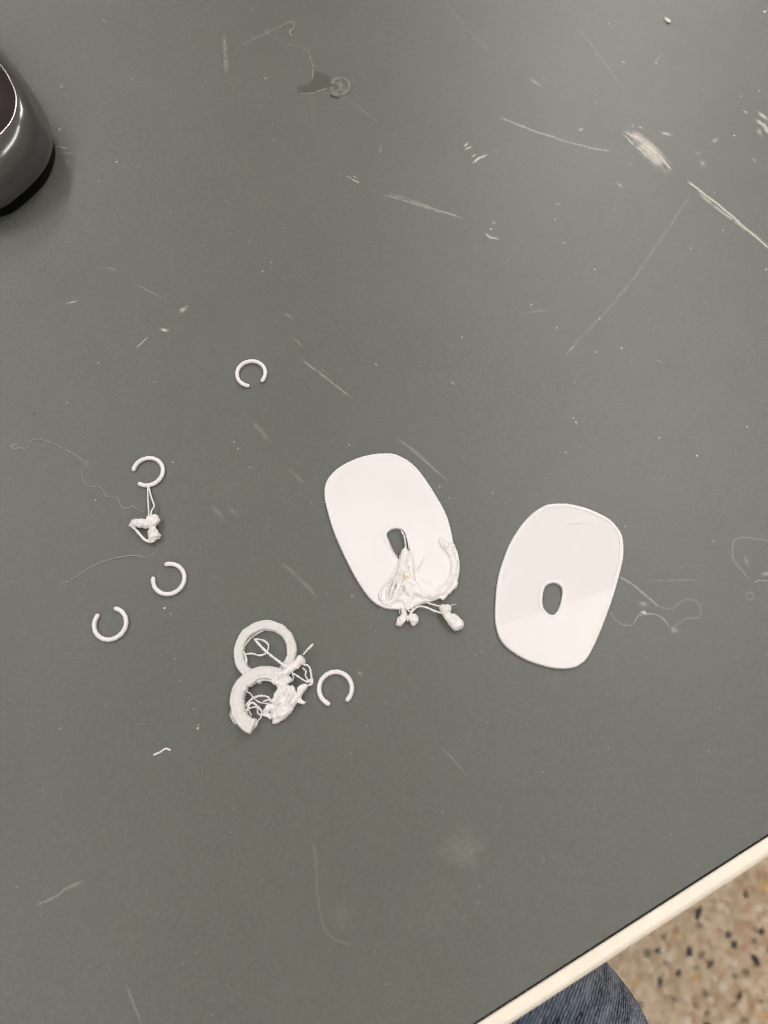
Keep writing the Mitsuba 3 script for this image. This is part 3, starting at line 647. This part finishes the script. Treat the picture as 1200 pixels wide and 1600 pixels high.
# ------------------------------------------------------------------ small split rings
RT = 1.02
def ring_mesh(c, ends, rad=.0071, r=RT):
    """An open ring of round section lying on the table: centre and its two ends in the photograph, ends[0] to ends[1] going round clockwise in the picture."""
    z = r * 1e-3
    C = P(*c, z)[:2]
    a = [math.atan2(*(P(*e, z)[:2] - C)[::-1]) for e in ends]
    while a[1] > a[0]: a[1] -= 2 * math.pi
    t = np.linspace(a[0], a[1], 90)
    p = np.stack([C[0] + rad * np.cos(t), C[1] + rad * np.sin(t), np.full(90, z)], 1)
    return tube(p, z * (1 + .03 * np.sin(np.arange(90) * .9)), 14, .98)
z1 = lambda x, y: (350 + x / 13.333, 540 + y / 13.333)
z2 = lambda x, y: (120 + x / 4.705, 690 + y / 4.705)
z3 = lambda x, y: (330 + x / 4.8, 950 + y / 4.8)
for c, ends, lab in (((392.4, 583.6), (z1(485, 862), z1(817, 738)), 'small white open ring lying alone above the others, gap at its lower side'),
                     ((263.7, 904.6), (z2(660, 903), z2(565, 1008)), 'small white open ring with its gap at the upper left, below the tangled clump'),
                     ((172.2, 974.6), (z2(290, 1222), z2(148, 1277)), 'small white open ring with its gap at the top, lowest on the left'),
                     ((524.2, 1075.6), (z3(872, 728), z3(1026, 690)), 'small white open ring right beside the tangled pair of thick rings')):
    k = name('split_ring')
    put(k, ring_mesh(c, ends), 'pla_white', True)
    tag(k, lab, 'ring', 'small open plastic rings')
k = name('split_ring')
put(k + '__ring', ring_mesh((231.3, 737.0), (z2(412, 203), z2(458, 318))), 'pla_white', True)
g = lambda pts: [(*z2(p[0], p[1]), *p[2:]) for p in pts]
put(k + '__thread', strand(g([(522, 335, 1.2), (522, 400, 2.2), (526, 480, 3.0), (530, 555, 3.5)]), .34), 'pla_white', True)
put(k + '__thread', strand(g([(530, 335, 1.2), (545, 400, 2.4), (566, 460, 3.2), (566, 482, 3.3), (550, 510, 3.3), (542, 555, 3.4)]), .38), 'pla_white', True)
put(k + '__clump', lump([g([(398, 612, 2.2, .9), (430, 600, 2.6, 1.5), (470, 600, 3.0, 1.8), (515, 605, 3.2, 1.9), (560, 600, 3.2, 1.8)]), g([(530, 570, 3.8, 1.6), (575, 565, 3.6, 1.7), (585, 585, 3.2, 1.4)]),
                         g([(560, 620, 2.6, 1.3), (565, 665, 2.4, 1.6), (580, 690, 2.2, 1.9), (560, 715, 1.9, 1.6)]), g([(540, 660, 2.3, 1.0), (548, 700, 2.0, 1.2)])], amp=.0009, freq=750, seed=31), 'pla_melted', True)
put(k + '__thread', strand(g([(388, 612, 2.0), (430, 645, 2.2), (470, 690, 1.8), (500, 722, 1.5), (540, 735, 1.3), (570, 728, 1.4)]), [.5, .6, .7, .7], 40, 10, .2, 4), 'pla_white', True)
tag(k, 'small white open ring with two threads tied to a crumpled clump', 'ring', 'small open plastic rings')

# ------------------------------------------------------------------ the tangled pair of thick rings
k = name('tangled_ring_pair')
g = lambda pts: [(*z3(p[0], p[1]), *p[2:]) for p in pts]
def band_ring(c, ro, ri, a0, a1, z0, t, seed, n=150, rough=.0002, lift=0.0):
    """A printed ring of flat section with concentric lines; a0 to a1 degrees in the plane of the table."""
    C = P(*c, z0 + t)[:2]
    th = np.radians(np.linspace(a0, a1, n))
    s = meshkit.noise(np.stack([th * 5, th * 0, th * 0], 1), seed) - .5
    s2 = meshkit.noise(np.stack([th * 14, th * 0, th * 0], 1), seed + 3) - .5
    w = ro - ri
    sec = [(0, 0), (0, .5), (.03, .85), (.10, 1.0), (.20, .98), (.25, .92), (.30, .98), (.40, 1.0), (.46, .96), (.52, 1.0), (.62, .99), (.68, .90), (.73, .96), (.86, .96), (.95, .8), (1, .45), (1, 0)]
    rings = []
    for q, h in sec:
        rad = ro - w * q + rough * s * (1 - q) * 1.5 - rough * 6 * s2 * max(q - .6, 0)
        z = z0 + t * h * (1 + .12 * s * 2) + lift * np.linspace(0, 1, n)
        rings.append(np.stack([C[0] + rad * np.cos(th), C[1] + rad * np.sin(th), z], 1))
    rings = np.array(rings)                       # section x along
    m, n = rings.shape[:2]
    i, j = np.meshgrid(np.arange(m - 1), np.arange(n - 1), indexing='ij')
    q = np.stack([i * n + j, i * n + j + 1, (i + 1) * n + j + 1, (i + 1) * n + j], -1).reshape(-1, 4)
    f = [q[:, [0, 1, 2]], q[:, [0, 2, 3]]]
    e0, e1 = np.arange(m) * n, np.arange(m) * n + n - 1
    f += [np.array([[e0[0], e0[b], e0[b + 1]] for b in range(1, m - 1)]), np.array([[e1[0], e1[b + 1], e1[b]] for b in range(1, m - 1)])]
    M = trimesh.Trimesh(rings.reshape(-1, 3), np.vstack(f), process=False)
    if M.volume < 0: M.invert()
    return M
PR = 0.34 / (math.cos(TILT) + .17 * math.sin(TILT)) / F       # a photograph pixel hereabouts, in metres
put(k + '__ring', band_ring(z3(402, 322), 235 / 4.8 * PR, 160 / 4.8 * PR, -70, 266, .0002, .0026, 41), 'pla_clear', 40)
put(k + '__ring', band_ring(z3(392, 690), 249 / 4.8 * PR, 146 / 4.8 * PR, 35, 250, .0014, .0034, 44, rough=.0004), 'pla_clear', 40)
put(k + '__melted_mass', lump([g([(500, 560, 3.4, 1.4), (545, 590, 3.1, 1.8), (580, 640, 2.9, 1.9), (560, 710, 2.7, 2.0), (520, 770, 2.3, 1.9), (480, 810, 1.8, 1.7)]),
                               g([(600, 650, 2.8, 1.5), (620, 700, 2.2, 1.3), (580, 760, 2.0, 1.5), (530, 810, 1.7, 1.5), (480, 850, 1.2, 1.2)]), g([(470, 700, 3.6, 1.2), (500, 650, 3.8, 1.3), (530, 690, 3.8, 1.4)]),
                               g([(400, 770, 2.6, .8), (430, 750, 3.0, 1.2), (470, 750, 3.2, 1.4)]), g([(400, 800, 1.6, .9), (435, 810, 1.6, .9)]), g([(600, 600, 2.8, 1.2), (640, 660, 2.2, .9), (690, 712, 1.6, .5)]),
                               g([(470, 545, 4.2, 1.3), (520, 500, 4.6, 1.2), (580, 470, 4.8, 1.2), (630, 430, 4.8, 1.5), (665, 390, 4.6, 1.6), (685, 400, 4.2, 1.2)]), g([(560, 440, 4.2, .8), (600, 430, 4.6, 1.0)])],
                              amp=.0007, freq=760, seed=51, h=.00026), 'pla_melted', True)
put(k + '__torn_end', lump([g([(175, 740, 2.2, 1.2), (190, 800, 2.0, 1.4), (215, 850, 1.7, 1.4), (260, 880, 1.4, 1.3), (300, 895, 1.2, 1.3)]), g([(240, 800, 2.2, 1.6), (280, 850, 1.8, 1.6), (320, 850, 1.4, 1.0), (330, 880, 1.0, .8)]),
                            g([(150, 790, 1.2, .5), (170, 850, 1.0, .55)])], amp=.0005, freq=700, seed=52, h=.00026), 'pla_melted', True)
put(k + '__bead', lump([g([(660, 650, 2.0, 1.0), (675, 610, 2.4, 1.5), (700, 590, 2.6, 1.3)]), g([(668, 680, 1.7, .5), (665, 640, 2.0, .7)])], amp=.0002, seed=53), 'pla_melted', True)
RF = np.random.default_rng(8)
for i in range(16):
    a, b = RF.uniform(0, 1), RF.uniform(0, 1)
    p0 = np.array([500 + 110 * a, 560 + 60 * a + 40 * b]); p3 = np.array([420 + 170 * b, 830 - 110 * b + RF.uniform(-30, 30)])
    bow = RF.uniform(-45, 45, 2)
    pts = [(*p0, 5.3), (*(p0 * .66 + p3 * .34 + bow), 5.2 + RF.uniform(-.5, .4)), (*(p0 * .33 + p3 * .67 + bow * .6), 4.6 + RF.uniform(-.8, .3)), (*p3, 2.2)]
    put(k + '__strand', strand(g(pts), [RF.uniform(.15, .4), RF.uniform(.2, .55), RF.uniform(.15, .45), RF.uniform(.1, .3)], 36, 8, .35, i), 'pla_melted', True)
for pts, r in (([(325, 235, 3.2), (400, 315, 3.4), (480, 380, 3.8), (560, 440, 4.4)], .62), ([(330, 232, 3.6), (385, 240, 3.6), (425, 270, 3.4), (428, 300, 3.2), (405, 342, 3.0), (360, 355, 2.6), (310, 342, 2.2), (262, 345, 2.2)], .42),
               ([(245, 330, 2.4), (262, 380, 2.0), (265, 430, 1.6), (280, 460, 2.2), (298, 478, 3.2)], .42), ([(690, 350, 4.6), (715, 320, 4.6), (745, 290, 4.4), (760, 274, 4.4)], [.35, .4, .7, .5]),
               ([(690, 422, 4.0), (730, 435, 3.8), (745, 470, 3.4), (752, 520, 3.0), (760, 545, 2.8), (740, 575, 2.6), (722, 580, 2.4)], .45), ([(600, 480, 3.6), (650, 512, 3.2), (715, 552, 2.8), (755, 545, 2.6)], .42),
               ([(685, 448, 3.6), (712, 478, 3.2), (705, 500, 3.2), (728, 545, 2.8)], .34), ([(608, 492, 3.0), (618, 520, 2.2), (612, 540, 1.8)], .4), ([(720, 560, 2.8), (745, 535, 3.0), (760, 565, 2.6), (730, 582, 2.4)], .34),
               ([(640, 700, 2.0), (680, 712, 1.8), (708, 704, 1.8)], [.5, .5, .2]),
               ([(262, 728, 2.6), (290, 695, 3.4), (330, 668, 3.8), (380, 658, 3.8), (425, 668, 3.8), (450, 700, 3.6)], .42), ([(268, 770, 2.4), (285, 725, 3.0), (310, 710, 3.2), (345, 735, 3.2), (375, 768, 3.0)], .5),
               ([(265, 632, 2.6), (290, 638, 2.6), (315, 670, 2.4), (350, 700, 2.6), (395, 715, 2.8), (450, 712, 3.2)], .28), ([(265, 715, 2.2), (275, 750, 2.0), (300, 805, 1.8)], .3),
               ([(265, 760, 2.4), (300, 748, 2.6), (335, 742, 2.6), (348, 760, 2.4), (350, 790, 2.2), (370, 800, 2.0), (400, 790, 2.2)], .34), ([(380, 775, 2.6), (372, 820, 2.0), (352, 845, 1.6), (340, 880, 1.2)], .32),
               ([(240, 300, 2.6), (290, 235, 3.0), (350, 190, 3.0), (390, 172, 2.8)], .26), ([(340, 548, 4.6), (380, 540, 4.9), (440, 546, 4.9), (470, 560, 4.6)], .3), ([(390, 700, 3.0), (430, 690, 3.4), (470, 690, 3.8)], .4),
               ([(150, 770, 2.4), (143, 800, 1.6), (160, 845, 1.0), (180, 868, .7), (188, 850, .8)], .3)):
    put(k + '__strand', strand(g(pts), np.multiply(r, .86), 44, 8, .3, len(pts)), 'pla_melted', True)
tag(k, 'two thick white rings stuck together in a tangle of melted threads', 'plastic scrap')

# ------------------------------------------------------------------ crumbs, threads and dried glue
def loose(base, mesh, mat, label, cat, smooth=True):
    q = name(base)
    put(q, mesh, mat, smooth)
    tag(q, label, cat)
z4 = lambda pts: [(x / 3, 400 + y / 3, z) for x, y, z in pts]
lp = [(68 + 12 * math.cos(a), 893 + 12 * math.sin(a), .15) for a in np.linspace(0.3, 6.2, 12)]
loose('plastic_thread', joined(strand(z4([(85, 898, .15), (125, 900, .15), (140, 876, .3), (165, 858, .4), (230, 873, .3), (310, 910, .3), (370, 945, .3), (405, 985, .3), (380, 1015, .4), (410, 1075, .3), (470, 1085, .3), (500, 1125, .3), (550, 1135, .3), (570, 1175, .3), (610, 1185, .3), (620, 1170, .4), (640, 1185, .6), (668, 1200, 1.0)]), .10, 160, 6), strand(z4(lp), .09, 30, 6)), 'thread_grey',
      'long hair-thin wavy thread curling away from the crumpled clump', 'thread')
g = lambda pts: [(*z2(p[0], p[1]), *p[2:]) for p in pts]
loose('plastic_thread', strand(g([(-108, 1048, .2), (0, 990, .3), (110, 920, .4), (230, 870, .5), (340, 845, .5), (430, 838, .4), (510, 852, .3), (560, 830, .3), (600, 775, .4), (592, 745, .6)]), [.085, .12, .12, .06], 120, 6), 'thread_pale',
      'thin pale hair-like thread in a low arc under the crumpled clump', 'thread')
z5 = lambda pts: [(x / 2.667, 1000 + y / 2.667, z) for x, y, z in pts]
loose('plastic_filament', strand(z5([(643, 478, .3), (668, 467, .35), (690, 453, .5), (709, 459, .3)]), .40, 24, 8), 'pla_white', 'short bent white filament lying alone at the lower left', 'filament')
fl = trimesh.creation.icosphere(subdivisions=2, radius=1.0)
v = fl.vertices * [.0012, .0028, .0005]
v[:, 0] *= 1 - .25 * v[:, 1] / .0028
v *= 1 + .25 * (meshkit.noise(fl.vertices * 2.2, 4)[:, None] - .5)
a = math.radians(28)
v = v @ np.array([[math.cos(a), math.sin(a), 0], [-math.sin(a), math.cos(a), 0], [0, 0, 1]])
v[:, 2] += .0007 + v[:, 0] * .25
v[:, 2] -= v[:, 2].min() - .00005
fl.vertices = v + P(1042, 33)
loose('plastic_flake', fl, 'flake_cream', 'tiny pale flake lying alone near the top right corner', 'flake', 40)
z6 = lambda pts: [(340 + p[0] / 2.609, p[1] / 2.609, *p[2:]) for p in pts]
loose('plastic_filament', joined(strand(z6([(103, 183, .2), (150, 160, .3), (200, 135, .3), (250, 112, .4), (297, 90, .5), (312, 100, .6), (308, 118, .6), (295, 128, .5), (300, 144, .3)]), [.13, .10, .12, .28], 60, 6),
      strand(z6([(203 + 6 * math.cos(a), 130 + 8 * math.sin(a), .3) for a in np.linspace(0, 6, 10)]), .10, 24, 6)), 'thread_pale', 'thin straight filament with hooked end above the dried glue drop', 'filament')
k = name('glue_drop')
gl = z6
put(k + '__drop', lump([gl([(500 + 38 * math.cos(a), 357 + 34 * math.sin(a), -.65, 1.2 + .2 * math.sin(a * 1.7 + 1)) for a in np.linspace(-2.6, 3.0, 14)]), gl([(500, 345, -1.3, 1.7), (505, 375, -1.2, 1.8)]), gl([(462, 340, .0, .6), (490, 348, .05, .55)]), gl([(465, 385, .4, .9), (490, 395, .3, .8)]), gl([(485, 372, .3, .8), (515, 370, .3, .8)])], amp=.00022, seed=61), 'glue_grey', True)
wing = np.array([P(u, v)[:2] for u, v in gl([(326, 352), (350, 350), (372, 338), (386, 320), (390, 288), (420, 296), (455, 308), (462, 345), (450, 366), (400, 374), (335, 380)])])
wm = trimesh.creation.extrude_polygon(Polygon(spline(wing, 60, True)).buffer(0), .00022, engine='earcut')
put(k + '__film', wm, 'glue_film')
put(k + '__tail', strand(gl([(386, 320, .2), (390, 285, .25), (384, 255, .2), (370, 215, .2), (355, 200, .25), (310, 188, .2), (265, 174, .2), (240, 160, .2), (215, 146, .15)]), [.2, .12, .09, .1, .12, .08, .06], 70, 6), 'thread_grey', True)
put(k + '__film_edge', strand(gl([(335, 380, .2), (375, 381, .25), (410, 372, .25), (445, 362, .35)]), [.12, .2, .16, .26], 30, 6, .3, 3), 'thread_pale', True)
tag(k, 'translucent dried glue drop with a dark film wing and thin tail', 'glue')

# ------------------------------------------------------------------ the person at the table: jeans below the edge
def body(chains, h, k, lo, hi, amp, freq, seed):
    def f(p):
        acc = np.zeros(len(p))
        for a, b, r, s in chains:
            ab = b - a
            t = np.clip((p - a) @ ab / max(ab @ ab, 1e-12), 0, 1)
            acc += np.exp(np.clip(-(np.linalg.norm(p - a - t[:, None] * ab, axis=1) - (r + (s - r) * t)) / k, -60, 60))
        d = -k * np.log(np.maximum(acc, 1e-30))
        return d + amp * 2 * (meshkit.fbm(p * np.array(freq), 2, seed) - .5)
    m = nets(f, lo, hi, h)
    return soften(m, 6)
AX = np.array([.036, -.136, -.130])
knee = AX + LEG * .13 + [0, 0, .004]
hip = AX + [.045, -.33, .015]
ank = np.array([knee[0] + .02, knee[1] + .01, FLOOR + .10])
gap = -SIDE * .20
ch = []
for o in (np.zeros(3), gap):
    ch += [(hip + o, AX + o - LEG * .01, .092, .094), (AX + o - LEG * .01, knee + o, .094, .058), (knee + o, (knee + ank) / 2 + o + [-.0, .0, 0], .066, .062), ((knee + ank) / 2 + o, ank + o, .062, .055)]
ch.append((hip - LEG * .05, hip + gap - LEG * .05, .11, .11))
allp = np.array([q for c in ch for q in c[:2]])
k = name('person')
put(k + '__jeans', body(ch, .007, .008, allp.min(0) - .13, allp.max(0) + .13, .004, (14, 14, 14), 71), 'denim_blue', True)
for o in (np.zeros(3), gap):
    c0 = ank + o; c0[2] = FLOOR + .045
    sc = [(c0 - LEG * .05, c0 + LEG * .12 - [0, 0, .012], .042, .038), (c0 - LEG * .03, c0 - LEG * .01 + [0, 0, .05], .045, .045)]
    pts = np.array([q for c in sc for q in c[:2]])
    def sh(p, sc=sc):
        d = np.min([np.linalg.norm(p - a - np.clip((p - a) @ (b - a) / ((b - a) @ (b - a)), 0, 1)[:, None] * (b - a), axis=1) - r for a, b, r, s in sc], axis=0)
        return np.maximum(d, FLOOR + .001 - p[:, 2])
    put(k + '__shoe', nets(sh, pts.min(0) - .06, pts.max(0) + .06, .006), 'shoe_dark', True)
tag(k, 'person in faded blue jeans seated at the table, one thigh showing past its edge', 'person')
